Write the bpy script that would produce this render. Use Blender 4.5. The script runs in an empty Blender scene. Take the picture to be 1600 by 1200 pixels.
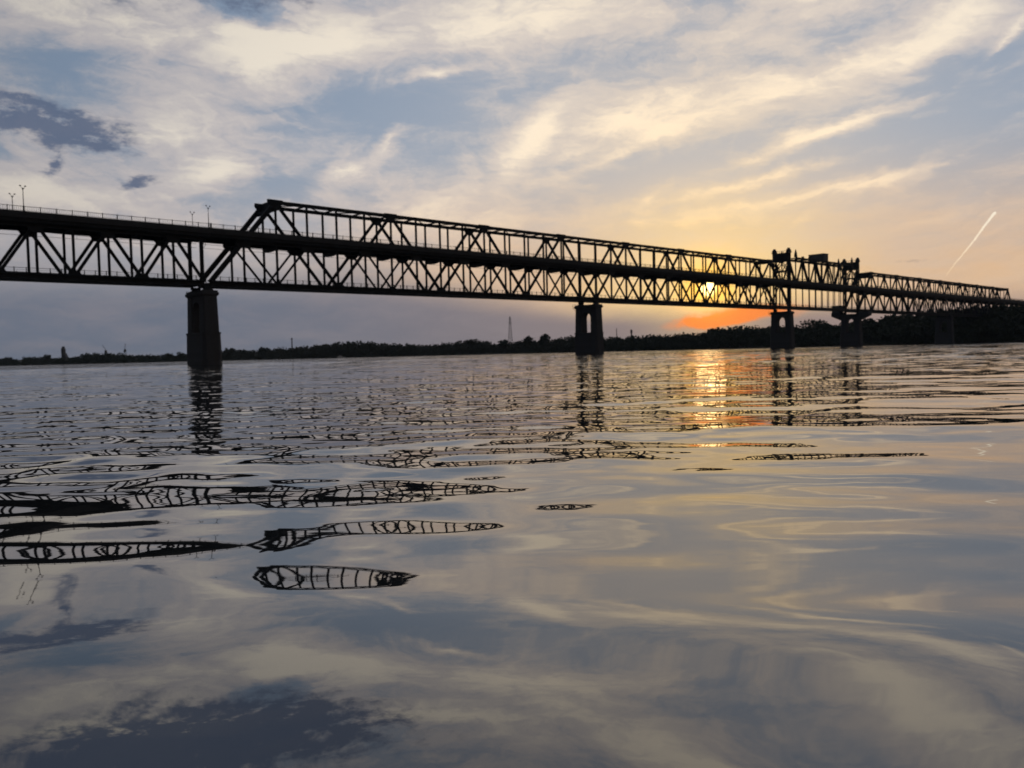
import bpy, bmesh, math, random
import numpy as np
from mathutils import Matrix, Vector

random.seed(11)
rng = np.random.default_rng(5)
SC = bpy.context.scene
COL = SC.collection
R = math.radians

# ------------------------------------------------------------------ camera
F, W0, H0 = 1250.0, 1600.0, 1200.0            # focal length and size of the photograph in its pixels
CAM_H = 1.3
PITCH, ROLL = R(2.23), R(1.39)
cam_data = bpy.data.cameras.new("camera")
cam = bpy.data.objects.new("camera", cam_data)
COL.objects.link(cam)
cam_data.sensor_width = 36.0
cam_data.lens = F / W0 * 36.0
cam_data.clip_start = 0.05
cam_data.clip_end = 90000.0
CAM_ROT = Matrix.Rotation(R(90) - PITCH, 3, 'X') @ Matrix.Rotation(-ROLL, 3, 'Z')
cam.matrix_world = Matrix.Translation((0, 0, CAM_H)) @ CAM_ROT.to_4x4()
cam_data.dof.use_dof = True
cam_data.dof.focus_distance = 8.0
cam_data.dof.aperture_fstop = 1.9
SC.camera = cam

def ray(px, py):
    v = CAM_ROT @ Vector(((px - W0 / 2) / F, -(py - H0 / 2) / F, -1.0))
    return v.normalized()
def azel(px, py):
    v = ray(px, py)
    return math.degrees(math.atan2(v.x, v.y)), math.degrees(math.asin(v.z))
def at(px, Y, z=0.0):
    """the point of the column px standing Y metres ahead, at height z"""
    v = ray(px, 570.8 - 0.0243 * px)
    return Vector((v.x / v.y * Y, Y, z))
def height_at(px, py, Y):
    return (570.8 - 0.0243 * px - py) * Y / F + CAM_H

SUN_AZ, SUN_EL = azel(1106, 450)
SUN_DIR = ray(1106, 450)

# ------------------------------------------------------------------ node helper
class NG:
    def __init__(self, tree):
        self.t = tree; self.n = tree.nodes; self.l = tree.links
    def node(self, kind, **kw):
        nd = self.n.new(kind)
        for k, v in kw.items(): setattr(nd, k, v)
        return nd
    def put(self, sock, val):
        if isinstance(val, E): self.l.new(val.s, sock)
        elif isinstance(val, bpy.types.NodeSocket): self.l.new(val, sock)
        else: sock.default_value = val
    def math(self, op, a, b=None, c=None, clamp=False):
        nd = self.node('ShaderNodeMath', operation=op, use_clamp=clamp)
        self.put(nd.inputs[0], a)
        if b is not None: self.put(nd.inputs[1], b)
        if c is not None: self.put(nd.inputs[2], c)
        return E(self, nd.outputs[0])
    def mixc(self, f, a, b, mode='MIX'):
        nd = self.node('ShaderNodeMix', data_type='RGBA', blend_type=mode, clamp_factor=True)
        self.put(nd.inputs[0], f)
        for s, v in ((nd.inputs[6], a), (nd.inputs[7], b)):
            if isinstance(v, tuple): s.default_value = (*v, 1.0)
            else: self.put(s, v)
        return E(self, nd.outputs[2])
    def noise(self, vec, scale, detail=4.0, rough=0.5, dist=0.0, color=False):
        nd = self.node('ShaderNodeTexNoise')
        self.put(nd.inputs['Vector'], vec)
        nd.inputs['Scale'].default_value = scale; nd.inputs['Detail'].default_value = detail
        nd.inputs['Roughness'].default_value = rough; nd.inputs['Distortion'].default_value = dist
        return E(self, nd.outputs['Color' if color else 'Fac'])
    def mapping(self, vec, loc=(0, 0, 0), rot=(0, 0, 0), scale=(1, 1, 1), kind='POINT'):
        nd = self.node('ShaderNodeMapping', vector_type=kind)
        self.put(nd.inputs[0], vec)
        nd.inputs['Location'].default_value = loc; nd.inputs['Rotation'].default_value = rot
        nd.inputs['Scale'].default_value = scale
        return E(self, nd.outputs[0])
    def smooth(self, x, lo, hi, a=0.0, b=1.0):
        nd = self.node('ShaderNodeMapRange', interpolation_type='SMOOTHSTEP')
        self.put(nd.inputs[0], x)
        for i, v in zip((1, 2, 3, 4), (lo, hi, a, b)): nd.inputs[i].default_value = v
        return E(self, nd.outputs[0])
    def ramp(self, x, stops):
        nd = self.node('ShaderNodeValToRGB')
        self.put(nd.inputs[0], x)
        el = nd.color_ramp.elements
        while len(el) < len(stops): el.new(0.5)
        for e, (p, c) in zip(el, stops):
            e.position = p; e.color = (*c, 1.0)
        return E(self, nd.outputs[0])
    def xyz(self, x, y, z=0.0):
        nd = self.node('ShaderNodeCombineXYZ')
        for s, v in zip(nd.inputs, (x, y, z)): self.put(s, v)
        return E(self, nd.outputs[0])
    def vmath(self, op, a, b=None):
        nd = self.node('ShaderNodeVectorMath', operation=op)
        self.put(nd.inputs[0], a)
        if b is not None: self.put(nd.inputs[1], b)
        return E(self, nd.outputs['Value' if op in ('DOT_PRODUCT', 'LENGTH', 'DISTANCE') else 'Vector'])
    def scalec(self, col, k):
        nd = self.node('ShaderNodeVectorMath', operation='SCALE')
        self.put(nd.inputs[0], col); self.put(nd.inputs['Scale'], k)
        return E(self, nd.outputs[0])
class E:
    def __init__(self, g, s): self.g = g; self.s = s
    def __add__(self, o): return self.g.math('ADD', self, o)
    __radd__ = __add__
    def __sub__(self, o): return self.g.math('SUBTRACT', self, o)
    def __rsub__(self, o): return self.g.math('SUBTRACT', o, self)
    def __mul__(self, o): return self.g.math('MULTIPLY', self, o)
    __rmul__ = __mul__
    def __truediv__(self, o): return self.g.math('DIVIDE', self, o)
    def clamp(self): return self.g.math('ADD', self, 0.0, clamp=True)

# ------------------------------------------------------------------ sky, sun, exposure
SKY_STRENGTH = 0.06
world = bpy.data.worlds.new("World")
SC.world = world
world.use_nodes = True
g = NG(world.node_tree)
g.n.clear()
D = E(g, g.node('ShaderNodeTexCoord').outputs['Generated'])
sep = g.node('ShaderNodeSeparateXYZ'); g.put(sep.inputs[0], D)
dx, dy, dz = (E(g, o) for o in sep.outputs)
az = g.math('ARCTAN2', dx, dy) * 57.29578
el = g.math('ARCSINE', dz) * 57.29578
ela = g.math('MAXIMUM', el, 0.0)
sun_ang = g.math('ARCCOSINE', g.math('MINIMUM', g.vmath('DOT_PRODUCT', D, tuple(SUN_DIR)), 1.0)) * 57.29578
near_sun = g.math('EXPONENT', sun_ang * (-1 / 10.0))
wide_sun = g.math('EXPONENT', g.math('POWER', sun_ang * (1 / 62.0), 2.0) * -1.0)

sky = g.node('ShaderNodeTexSky', sky_type='NISHITA')
sky.sun_disc = False
sky.sun_elevation = R(SUN_EL)
sky.sun_rotation = R(SUN_AZ)
sky.altitude = 50; sky.air_density = 1.0; sky.dust_density = 1.5; sky.ozone_density = 1.5
clear = g.scalec(E(g, sky.outputs[0]), SKY_STRENGTH)

# angular coordinates with a turbulent warp, so that cloud edges fray
p = g.xyz(az, el)
wn = g.noise(g.mapping(p, scale=(0.10, 0.22, 1)), 1.0, 6, 0.62, 0.4, color=True)
wv = g.vmath('SUBTRACT', wn, (0.5, 0.5, 0.5))
pw = g.vmath('ADD', p, g.vmath('MULTIPLY', wv, (3.6, 1.9, 0)))
wn2 = g.noise(g.mapping(p, loc=(7, 3, 0), scale=(0.55, 1.1, 1)), 1.0, 5, 0.6, 0.0, color=True)
pw = g.vmath('ADD', pw, g.vmath('MULTIPLY', g.vmath('SUBTRACT', wn2, (0.5, 0.5, 0.5)), (1.3, 0.9, 0)))

def blobs(rows):
    tot = None
    for px, py, a, b, ang, k in rows:
        A, B = azel(px, py)
        m = g.mapping(pw, loc=(A, B, 0), rot=(0, 0, R(ang)), scale=(a * .0458 * 1.5, b * .0458 * 1.6, 1), kind='TEXTURE')
        gr = g.node('ShaderNodeTexGradient', gradient_type='QUADRATIC_SPHERE')
        g.put(gr.inputs[0], m)
        v = E(g, gr.outputs['Fac'])
        tot = v * k if tot is None else g.math('MULTIPLY_ADD', v, k, tot)
    return tot

light = blobs([
    (470, 62, 170, 46, 8, 1.1), (395, 85, 80, 36, -32, .7), (330, 262, 75, 30, 20, .9), (280, 195, 150, 60, -8, .5),
    (850, 30, 220, 45, 4, .75), (835, 215, 85, 26, 48, .9), (985, 185, 210, 36, 14, .9), (1190, 150, 200, 34, 13, .85),
    (1290, 207, 210, 13, 14, 1.1), (1220, 270, 250, 12, 8, .8), (1330, 292, 280, 11, 5, .75), (1480, 40, 190, 36, 20, .7),
    (550, 264, 50, 13, 15, .9), (612, 215, 44, 15, 55, .7), (685, 116, 62, 9, 8, .8), (70, 290, 170, 42, 0, .7),
    (1120, 335, 330, 46, 3, .7), (960, 238, 150, 13, 20, .6), (650, 345, 280, 55, 2, .55), (170, 25, 230, 45, 0, .4),
    (1560, 60, 80, 8, 38, .5), (1010, -110, 330, 46, 14, .9), (1420, -90, 300, 50, 18, .8), (1250, -260, 420, 60, 10, .7), (640, -60, 200, 30, 10, .8), (100, -60, 200, 26, 4, .7), (720, 60, 120, 30, 10, .3)])
gaps = blobs([
    (90, 110, 120, 66, 10, .8), (610, 160, 190, 52, 4, .8), (380, 12, 80, 26, 0, 1.0), (1040, 262, 170, 22, 16, .6),
    (1420, 215, 200, 26, 12, .7), (1500, 120, 150, 40, 18, .6), (470, 285, 110, 24, 18, .6), (700, 230, 90, 40, 30, .4),
    (1540, 240, 160, 40, 6, .5)])
dark = blobs([
    (50, 192, 150, 31, 3, 2.2), (0, 146, 70, 15, -8, 1.2), (82, 252, 30, 15, 60, 1.7), (212, 279, 44, 13, 8, 1.9),
    (150, 222, 80, 20, -8, .8), (350, -76, 340, 76, 6, 2.0), (60, -190, 320, 100, -5, 2.0), (700, -330, 420, 90, 6, 1.0), (1400, 414, 110, 10, -3, .5)])

# high streaks that run with the wind, laid out on a flat layer overhead
den = g.math('MAXIMUM', dz, 0.0) + 0.09
lay = g.xyz(dx / den, dy / den)
lay = g.vmath('ADD', lay, g.vmath('MULTIPLY', wv, (0.9, 0.9, 0)))
streak = g.noise(g.mapping(lay, rot=(0, 0, R(-12)), scale=(1.5, 0.32, 1)), 1.0, 7, 0.58, 0.5)
patch = g.noise(g.mapping(lay, loc=(3.3, 1.7, 0), rot=(0, 0, R(-20)), scale=(0.5, 0.28, 1)), 1.0, 4, 0.5, 0.3)
fine = g.noise(g.mapping(pw, scale=(0.18, 0.75, 1), rot=(0, 0, R(-9))), 1.0, 6, 0.62, 0.3)
wisps = g.math('MULTIPLY_ADD', g.noise(g.mapping(lay, rot=(0, 0, R(-24)), scale=(5.0, 0.9, 1)), 1.0, 6, 0.6, 0.25), 0.8, -0.4)
dens = g.math('MULTIPLY_ADD', streak, 1.15, -0.56) + g.math('MULTIPLY_ADD', patch, 0.7, -0.28) \
    + g.math('MULTIPLY_ADD', fine, 0.8, -0.4) + light * g.math('MULTIPLY_ADD', fine, 1.1, 0.45) * 0.85 - gaps * 0.62 + wisps
dens = g.smooth(dens, -0.34, 0.98)

falloff = g.math('MULTIPLY_ADD', wide_sun, 0.87, 0.13)
high = g.smooth(el, 18.0, 55.0)
falloff = falloff * g.math('MULTIPLY_ADD', high, -0.55, 1.0)
gold = g.math('EXPONENT', sun_ang * (-1 / 15.0))
blue = g.scalec(g.mixc(gold, (0.325, 0.445, 0.64), (0.58, 0.55, 0.50)), falloff)
blue = g.mixc(0.75, clear, blue)
veil = g.smooth(dens, 0.0, 0.55)
grey = g.scalec(g.mixc(gold, (0.63, 0.61, 0.65), (0.90, 0.68, 0.40)), falloff)
cream = g.scalec(g.mixc(gold, (1.0, 0.94, 0.84), (1.2, 0.82, 0.40)), falloff)
body = g.mixc(g.smooth(dens, 0.0, 0.5), blue, grey)
body = g.mixc(g.smooth(dens, 0.40, 1.0), body, cream)
# dusty warmth low over the horizon, then the slate bank that hides the horizon itself
warm = g.mixc(g.smooth(sun_ang, 2.0, 13.0), (1.0, 0.66, 0.24), (0.74, 0.47, 0.26))
warm = g.mixc(g.smooth(az, 0.0, -22.0), warm, (0.52, 0.45, 0.42))
body = g.mixc(g.smooth(el, 14.0, 3.5) * g.math('MULTIPLY_ADD', fine, 0.7, 0.38), body, warm)
fray = g.noise(g.mapping(p, scale=(0.5, 1.1, 1)), 1.0, 7, 0.68)
dk = g.smooth(dark * g.math('MULTIPLY_ADD', fray, 2.5, -0.38) + g.math('MULTIPLY_ADD', fray, 0.9, -0.5), 0.25, 1.05)
body = g.mixc(dk * 0.92, body, g.mixc(near_sun, (0.10, 0.135, 0.215), (0.42, 0.27, 0.16)))
sepw = g.node('ShaderNodeSeparateXYZ'); g.put(sepw.inputs[0], pw)
elw = E(g, sepw.outputs[1])
elb = elw * 0.35 + el * 0.65
bank_c = g.mixc(g.smooth(az, -24.0, 26.0), (0.135, 0.160, 0.215), (0.32, 0.235, 0.215))
bank_c = g.mixc(g.smooth(fine, 0.35, 0.75) * 0.4, bank_c, (0.27, 0.24, 0.26))
bank_side = g.math('MULTIPLY_ADD', g.smooth(az, -12, 8), -3.9, 7.4)
bank = g.smooth(elb / bank_side, 1.05, 0.45)
bank = bank * g.math('MULTIPLY_ADD', g.smooth(sun_ang, 7.0, 1.0), -0.35, 1.0)
body = g.mixc(bank * 0.95, body, bank_c)
ember = blobs([(1150, 494, 100, 13, 5, 1.8), (1105, 502, 65, 8, 3, .9)])
body = g.mixc(g.smooth(ember, 0.05, 0.8), body, (1.0, 0.27, 0.06))
# the sun behind thin cloud
body = g.mixc(g.smooth(sun_ang, 3.0, 0.7) * g.smooth(elb, 2.0, 3.6) * 0.85, body, (1.0, 0.62, 0.13))
glow = g.math('EXPONENT', g.math('POWER', sun_ang * (1 / 1.5), 1.4) * -1.0)
glow = glow * g.math('MULTIPLY_ADD', fine, 1.2, 0.4)
disc = g.smooth(sun_ang, 0.70, 0.35)
body = g.vmath('ADD', body, g.scalec(g.xyz(1.1, 0.44, 0.01), glow))
body = g.vmath('ADD', body, g.scalec(g.xyz(2.6, 2.1, 0.95), disc))
bgn = g.node('ShaderNodeBackground'); g.put(bgn.inputs[0], body); bgn.inputs[1].default_value = 1.0
out = g.node('ShaderNodeOutputWorld'); g.l.new(bgn.outputs[0], out.inputs[0])

sun_data = bpy.data.lights.new("sun", 'SUN')
sun_data.energy = 0.005
sun_data.angle = R(2.2)
sun_data.color = (1.0, 0.62, 0.30)
sun = bpy.data.objects.new("sun", sun_data); COL.objects.link(sun)
sun.rotation_euler = SUN_DIR.to_track_quat('Z', 'Y').to_euler()

SC.render.engine = 'CYCLES'
SC.cycles.use_denoising = True
try: SC.cycles.denoiser = 'OPENIMAGEDENOISE'
except Exception: pass
SC.cycles.max_bounces = 6
SC.cycles.glossy_bounces = 3
SC.cycles.volume_bounces = 0
SC.cycles.caustics_reflective = False
SC.cycles.sample_clamp_indirect = 6.0
vs = SC.view_settings
vs.view_transform = 'Standard'; vs.look = 'None'; vs.exposure = 0.0; vs.gamma = 1.0
vs.use_curve_mapping = False

# ------------------------------------------------------------------ object helpers
def tag(o, label=None, cat=None, group=None, kind=None):
    if label: o['label'] = label
    if cat: o['category'] = cat
    if group: o['group'] = group
    if kind: o['kind'] = kind
    return o
def empty(name, loc=(0, 0, 0), rz=0.0, parent=None):
    o = bpy.data.objects.new(name, None); COL.objects.link(o)
    o.location = loc; o.rotation_euler = (0, 0, rz); o.parent = parent
    o.empty_display_size = 1.0
    return o
def link(name, mesh, parent=None, mat=None):
    o = bpy.data.objects.new(name, mesh); COL.objects.link(o); o.parent = parent
    if mat and not mesh.materials: mesh.materials.append(mat)
    return o

class MB:
    """collects boxes, bars and prisms into one mesh"""
    def __init__(self): self.v = []; self.f = []
    def quadprism(self, a, b):
        n = len(self.v); k = len(a)
        self.v += [tuple(x) for x in a] + [tuple(x) for x in b]
        self.f.append(tuple(n + i for i in range(k))[::-1])
        self.f.append(tuple(n + k + i for i in range(k)))
        for i in range(k):
            j = (i + 1) % k
            self.f.append((n + i, n + j, n + k + j, n + k + i))
    def box(self, x0, x1, y0, y1, z0, z1):
        self.quadprism([(x0, y0, z0), (x1, y0, z0), (x1, y1, z0), (x0, y1, z0)],
                       [(x0, y0, z1), (x1, y0, z1), (x1, y1, z1), (x0, y1, z1)])
    def bar(self, a, b, w, h, up=(0, 0, 1)):
        a = Vector(a); b = Vector(b); d = (b - a).normalized()
        up = Vector(up)
        if abs(d.dot(up)) > 0.98: up = Vector((0, 1, 0))
        s = d.cross(up).normalized(); u = s.cross(d).normalized()
        q = [(-w / 2, -h / 2), (w / 2, -h / 2), (w / 2, h / 2), (-w / 2, h / 2)]
        self.quadprism([a + s * x + u * y for x, y in q], [b + s * x + u * y for x, y in q])
    def prism(self, ring0, ring1): self.quadprism(ring0, ring1)
    def mesh(self, name):
        me = bpy.data.meshes.new(name)
        me.from_pydata(self.v, [], self.f); me.update()
        bm = bmesh.new(); bm.from_mesh(me)
        bmesh.ops.recalc_face_normals(bm, faces=bm.faces); bm.to_mesh(me); bm.free()
        return me
    def build(self, name, mat, parent=None):
        return link(name, self.mesh(name), parent, mat)

# ------------------------------------------------------------------ materials
def mat_base(name, build):
    m = bpy.data.materials.new(name); m.use_nodes = True
    q = NG(m.node_tree); q.n.clear()
    bs = q.node('ShaderNodeBsdfPrincipled'); o = q.node('ShaderNodeOutputMaterial')
    q.l.new(bs.outputs[0], o.inputs[0])
    build(q, bs)
    return m
def objco(q): return E(q, q.node('ShaderNodeTexCoord').outputs['Object'])

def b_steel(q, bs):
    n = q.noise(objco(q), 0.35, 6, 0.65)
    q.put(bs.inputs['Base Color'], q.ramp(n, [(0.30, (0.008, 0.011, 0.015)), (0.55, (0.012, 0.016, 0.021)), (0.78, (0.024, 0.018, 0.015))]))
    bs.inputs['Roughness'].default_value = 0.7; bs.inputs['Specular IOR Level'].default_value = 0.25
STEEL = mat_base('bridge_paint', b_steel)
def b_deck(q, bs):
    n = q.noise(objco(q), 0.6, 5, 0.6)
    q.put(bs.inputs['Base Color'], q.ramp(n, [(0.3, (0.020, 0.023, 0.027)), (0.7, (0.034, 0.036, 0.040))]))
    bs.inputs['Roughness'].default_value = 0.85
CONC = mat_base('deck_concrete', b_deck)
def b_stone(q, bs):
    co = objco(q)
    br = q.node('ShaderNodeTexBrick')
    q.put(br.inputs['Vector'], q.mapping(co, rot=(R(90), 0, 0), scale=(1, 1, 1)))
    br.inputs['Scale'].default_value = 0.9; br.inputs['Mortar Size'].default_value = 0.015
    br.inputs['Color1'].default_value = (0.042, 0.047, 0.056, 1); br.inputs['Color2'].default_value = (0.054, 0.059, 0.069, 1)
    br.inputs['Mortar'].default_value = (0.035, 0.037, 0.042, 1)
    n = q.noise(q.mapping(co, scale=(0.6, 0.6, 0.12)), 1.0, 6, 0.65)
    q.put(bs.inputs['Base Color'], q.mixc(q.smooth(n, 0.42, 0.72) * 0.7, E(q, br.outputs[0]), (0.045, 0.044, 0.043)))
    bs.inputs['Roughness'].default_value = 0.9
STONE = mat_base('pier_stone', b_stone)
def flat(name, c, rough=0.8):
    def f(q, bs):
        n = q.noise(objco(q), 0.8, 4, 0.6)
        q.put(bs.inputs['Base Color'], q.mixc(n, tuple(x * 0.75 for x in c), tuple(x * 1.25 for x in c)))
        bs.inputs['Roughness'].default_value = rough
    return mat_base(name, f)
LEAF = flat('leaf_green', (0.032, 0.045, 0.020), 0.8)
LEAF2 = flat('leaf_olive', (0.040, 0.045, 0.022), 0.8)
BARK = flat('bark', (0.05, 0.04, 0.03), 0.9)
EARTH = flat('bank_earth', (0.055, 0.055, 0.038), 0.95)
METAL = flat('grey_metal', (0.07, 0.07, 0.075), 0.6)
LAMPGLASS = flat('lamp_glass', (0.35, 0.35, 0.33), 0.3)
WALLGREY = flat('grey_wall', (0.075, 0.08, 0.09), 0.85)
WHITE = flat('white_paint', (0.75, 0.76, 0.76), 0.4)
GLASSD = flat('dark_window', (0.03, 0.035, 0.04), 0.15)

# ------------------------------------------------------------------ river surface
def b_water(q, bs):
    co = objco(q)
    sp = q.node('ShaderNodeSeparateXYZ'); q.put(sp.inputs[0], co)
    far = q.vmath('LENGTH', co)
    q.put(bs.inputs['Base Color'], (0.030, 0.034, 0.036, 1))
    bs.inputs['IOR'].default_value = 2.4
    bs.inputs['Roughness'].default_value = 0.012
    geo = E(q, q.node('ShaderNodeNewGeometry').outputs['Normal'])
    c3 = (0.5, 0.5, 0.5)
    # ripples too small for the mesh: they tilt the surface by a fixed slope whatever the distance
    r1 = q.vmath('SUBTRACT', q.noise(q.mapping(co, rot=(0, 0, R(8)), scale=(0.45, 1.0, 1)), 1.6, 2, 0.5, 0.2, color=True), c3)
    r2 = q.vmath('SUBTRACT', q.noise(q.mapping(co, rot=(0, 0, R(-10)), scale=(0.5, 1.0, 1)), 0.33, 2, 0.5, 0.3, color=True), c3)
    r3 = q.vmath('SUBTRACT', q.noise(q.mapping(co, rot=(0, 0, R(4)), scale=(0.6, 1.0, 1)), 0.07, 3, 0.5, 0.3, color=True), c3)
    gust = q.noise(q.mapping(co, scale=(0.05, 0.08, 1)), 1.0, 3, 0.5, 0.5)
    k1 = q.smooth(far, 14.0, 80.0, 0.0, 1.0) * q.smooth(gust, 0.35, 0.65, 0.25, 1.0)
    n = q.vmath('ADD', geo, q.vmath('MULTIPLY', q.scalec(r1, k1), (0.26, 0.70, 0.0)))
    n = q.vmath('ADD', n, q.vmath('MULTIPLY', q.scalec(r2, q.smooth(far, 30.0, 130.0, 0.0, 1.0)), (0.18, 0.60, 0.0)))
    n = q.vmath('ADD', n, q.vmath('MULTIPLY', q.scalec(r3, q.smooth(far, 60.0, 250.0, 0.0, 1.0)), (0.06, 0.38, 0.0)))
    r0 = q.vmath('SUBTRACT', q.noise(q.mapping(co, rot=(0, 0, R(16)), scale=(0.7, 2.4, 1)), 1.3, 3, 0.55, 0.3, color=True), c3)
    n = q.vmath('ADD', n, q.vmath('MULTIPLY', q.scalec(r0, q.smooth(gust, 0.38, 0.66, 0.35, 1.0)), (0.022, 0.052, 0.0)))
    q.put(bs.inputs['Normal'], q.vmath('NORMALIZE', n))
WATER = mat_base('river_water', b_water)

def build_water():
    rr = [0.8]
    while rr[-1] < 260: rr.append(rr[-1] * 1.0062 + 0.002)
    while rr[-1] < 3400: rr.append(rr[-1] * 1.03)
    rr = np.array(rr)
    fine_a = np.arange(R(-50), R(50), 0.00185)
    rest = np.linspace(fine_a[-1], fine_a[0] + 2 * math.pi, 90)[1:-1]
    aa = np.concatenate([fine_a, rest])
    nr, na = len(rr), len(aa)
    X = rr[:, None] * np.sin(aa)[None, :]; Y = rr[:, None] * np.cos(aa)[None, :]
    dr = np.gradient(rr)[:, None]
    Z = np.zeros_like(X)
    r2 = np.random.default_rng(64)
    soft = 0.5 + 0.5 * np.sin(0.33 * X + 0.9 * np.sin(0.21 * Y)) * np.sin(0.19 * Y + 0.6 * np.sin(0.13 * X + 1.0))
    # choppier where the wake and the breeze reach: further out and towards the left bank
    chop = np.clip((Y - 5.0) / 7.0, 0, 1) * np.clip(1.05 - X / (Y + 4.0) * 0.9, 0.6, 1.45)
    bands = [  # (shortest, longest, how many, rms slope, spread and mean heading in degrees, modulation)
        (5.0, 11.0, 7, 0.012, 20, 8, 1.0),
        (1.8, 5.0, 18, 0.016, 28, 14, 1.0),
        (0.8, 1.9, 26, 0.016, 40, 8, (0.3 + 0.7 * soft) * np.clip((Y + 1.0) / 8.0, 0.35, 1)),
        (0.7, 2.2, 26, 0.024, 24, -4, chop),
        (0.3, 0.8, 30, 0.014, 42, -4, chop * (0.3 + 0.7 * soft))]
    for lo, hi, n, slope, spread, mean, mod in bands:
        for _ in range(n):
            lam = lo * (hi / lo) ** r2.random()
            k = 2 * math.pi / lam
            th = R(mean) + R(spread) * r2.standard_normal() * 0.8
            amp = slope * math.sqrt(2.0 / n) / k
            fade = np.clip(lam / (dr * 3.0) - 0.7, 0, 1)
            ph = r2.random() * 6.283
            arg = k * (X * math.sin(th) + Y * math.cos(th)) + ph
            Z += amp * fade * mod * np.sin(arg + 0.35 * np.sin(arg * 0.37 + ph * 2))
    edge = np.clip((R(49) - np.abs(((aa + math.pi) % (2 * math.pi)) - math.pi)) / R(3), 0, 1)
    Z *= edge[None, :]
    verts = np.stack([X, Y, Z], -1).reshape(-1, 3)
    i = np.arange(nr - 1)[:, None] * na; j = np.arange(na)[None, :]; j1 = (j + 1) % na
    quads = np.stack([i + j, i + na + j, i + na + j1, i + j1], -1).reshape(-1, 4)[:, ::-1]
    c = len(verts)
    verts = np.vstack([verts, [[0, 0, 0]]])
    tris = np.stack([np.full(na, c), (np.arange(na) + 1) % na, np.arange(na)], -1)
    me = bpy.data.meshes.new('river')
    me.vertices.add(len(verts)); me.vertices.foreach_set('co', verts.astype(np.float32).ravel())
    nl = quads.size + tris.size
    me.loops.add(nl); me.loops.foreach_set('vertex_index', np.concatenate([quads.ravel(), tris.ravel()]).astype(np.int32))
    me.polygons.add(len(quads) + len(tris))
    st = np.concatenate([np.arange(len(quads)) * 4, len(quads) * 4 + np.arange(len(tris)) * 3])
    me.polygons.foreach_set('loop_start', st.astype(np.int32))
    me.update(calc_edges=True); me.validate()
    me.polygons.foreach_set('use_smooth', np.ones(len(me.polygons), dtype=bool))
    o = link('river', me, None, WATER)
    if me.polygons[0].normal.z < 0: me.flip_normals()
    tag(o, 'wide calm river with slow glassy ripples mirroring the evening sky', None, None, 'structure')
build_water()

# ------------------------------------------------------------------ far bank
SHORE = [(-900, 1750), (-400, 1500), (0, 1300), (640, 1050), (900, 900), (1240, 745), (1476, 650), (1600, 610), (2000, 520), (2700, 430)]
def lerp_table(tab, x):
    if x <= tab[0][0]: return tab[0][1]
    for (a, va), (b, vb) in zip(tab, tab[1:]):
        if x <= b: return va + (vb - va) * (x - a) / (b - a)
    return tab[-1][1]
SKYLINE = [(-900, 557), (-300, 559), (0, 560), (22, 561), (35, 558), (70, 556), (85, 559), (122, 556), (130, 552), (150, 551), (190, 551),
    (200, 554), (262, 553), (270, 556), (278, 552), (290, 552), (350, 546), (380, 545), (405, 547), (410, 544), (440, 543), (470, 541),
    (500, 538), (520, 534), (545, 532), (590, 533), (600, 536), (680, 538), (690, 536), (720, 531), (760, 532), (775, 536), (790, 532),
    (810, 534), (820, 530), (842, 531), (860, 528), (900, 524), (950, 526), (985, 525), (1000, 523), (1060, 521), (1100, 519), (1110, 515),
    (1130, 511), (1160, 509), (1240, 508), (1255, 508), (1300, 506), (1330, 501), (1365, 499), (1390, 493), (1420, 489), (1440, 486),
    (1480, 482), (1520, 478), (1560, 476), (1600, 473), (1700, 468), (1900, 462), (2700, 440)]
HILL = [(-900, 3), (600, 3), (1000, 4), (1150, 9), (1300, 10), (1450, 13), (1560, 17), (1700, 20), (2700, 22)]

def ground_z(px, s):
    """height of the bank s metres behind the waterline at column px"""
    top = lerp_table(HILL, px)
    return -0.5 + 2.2 * min(1, s / 6.0) + (top - 1.5) * min(1.0, max(0.0, (s - 5) / 60.0))
def build_bank():
    cols = np.arange(-900, 2701, 20)
    ss = [-3, 0, 1.5, 4, 8, 16, 30, 50, 70, 120, 300, 900, 1600]
    v = []
    for c in cols:
        Y = lerp_table(SHORE, c); wob = 4 * math.sin(c * 0.031) + 3 * math.sin(c * 0.013 + 1)
        for s in ss:
            gz = ground_z(c, s) + (0.4 * math.sin(c * 0.2 + s) if s > 2 else 0)
            if s > 60: gz = max(gz, height_at(c, lerp_table(SKYLINE, c), Y + min(s, 300)) * (0.55 if s < 100 else 0.74))
            pt = at(c, Y + wob + s, gz)
            v.append(tuple(pt))
    n = len(ss); f = []
    for i in range(len(cols) - 1):
        for j in range(n - 1):
            f.append((i * n + j, (i + 1) * n + j, (i + 1) * n + j + 1, i * n + j + 1))
    me = bpy.data.meshes.new('riverbank'); me.from_pydata(v, [], f); me.update()
    for pl in me.polygons: pl.use_smooth = True
    tag(link('riverbank', me, None, EARTH), 'low dark earth bank along the far side of the river', None, None, 'structure')
build_bank()

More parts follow.
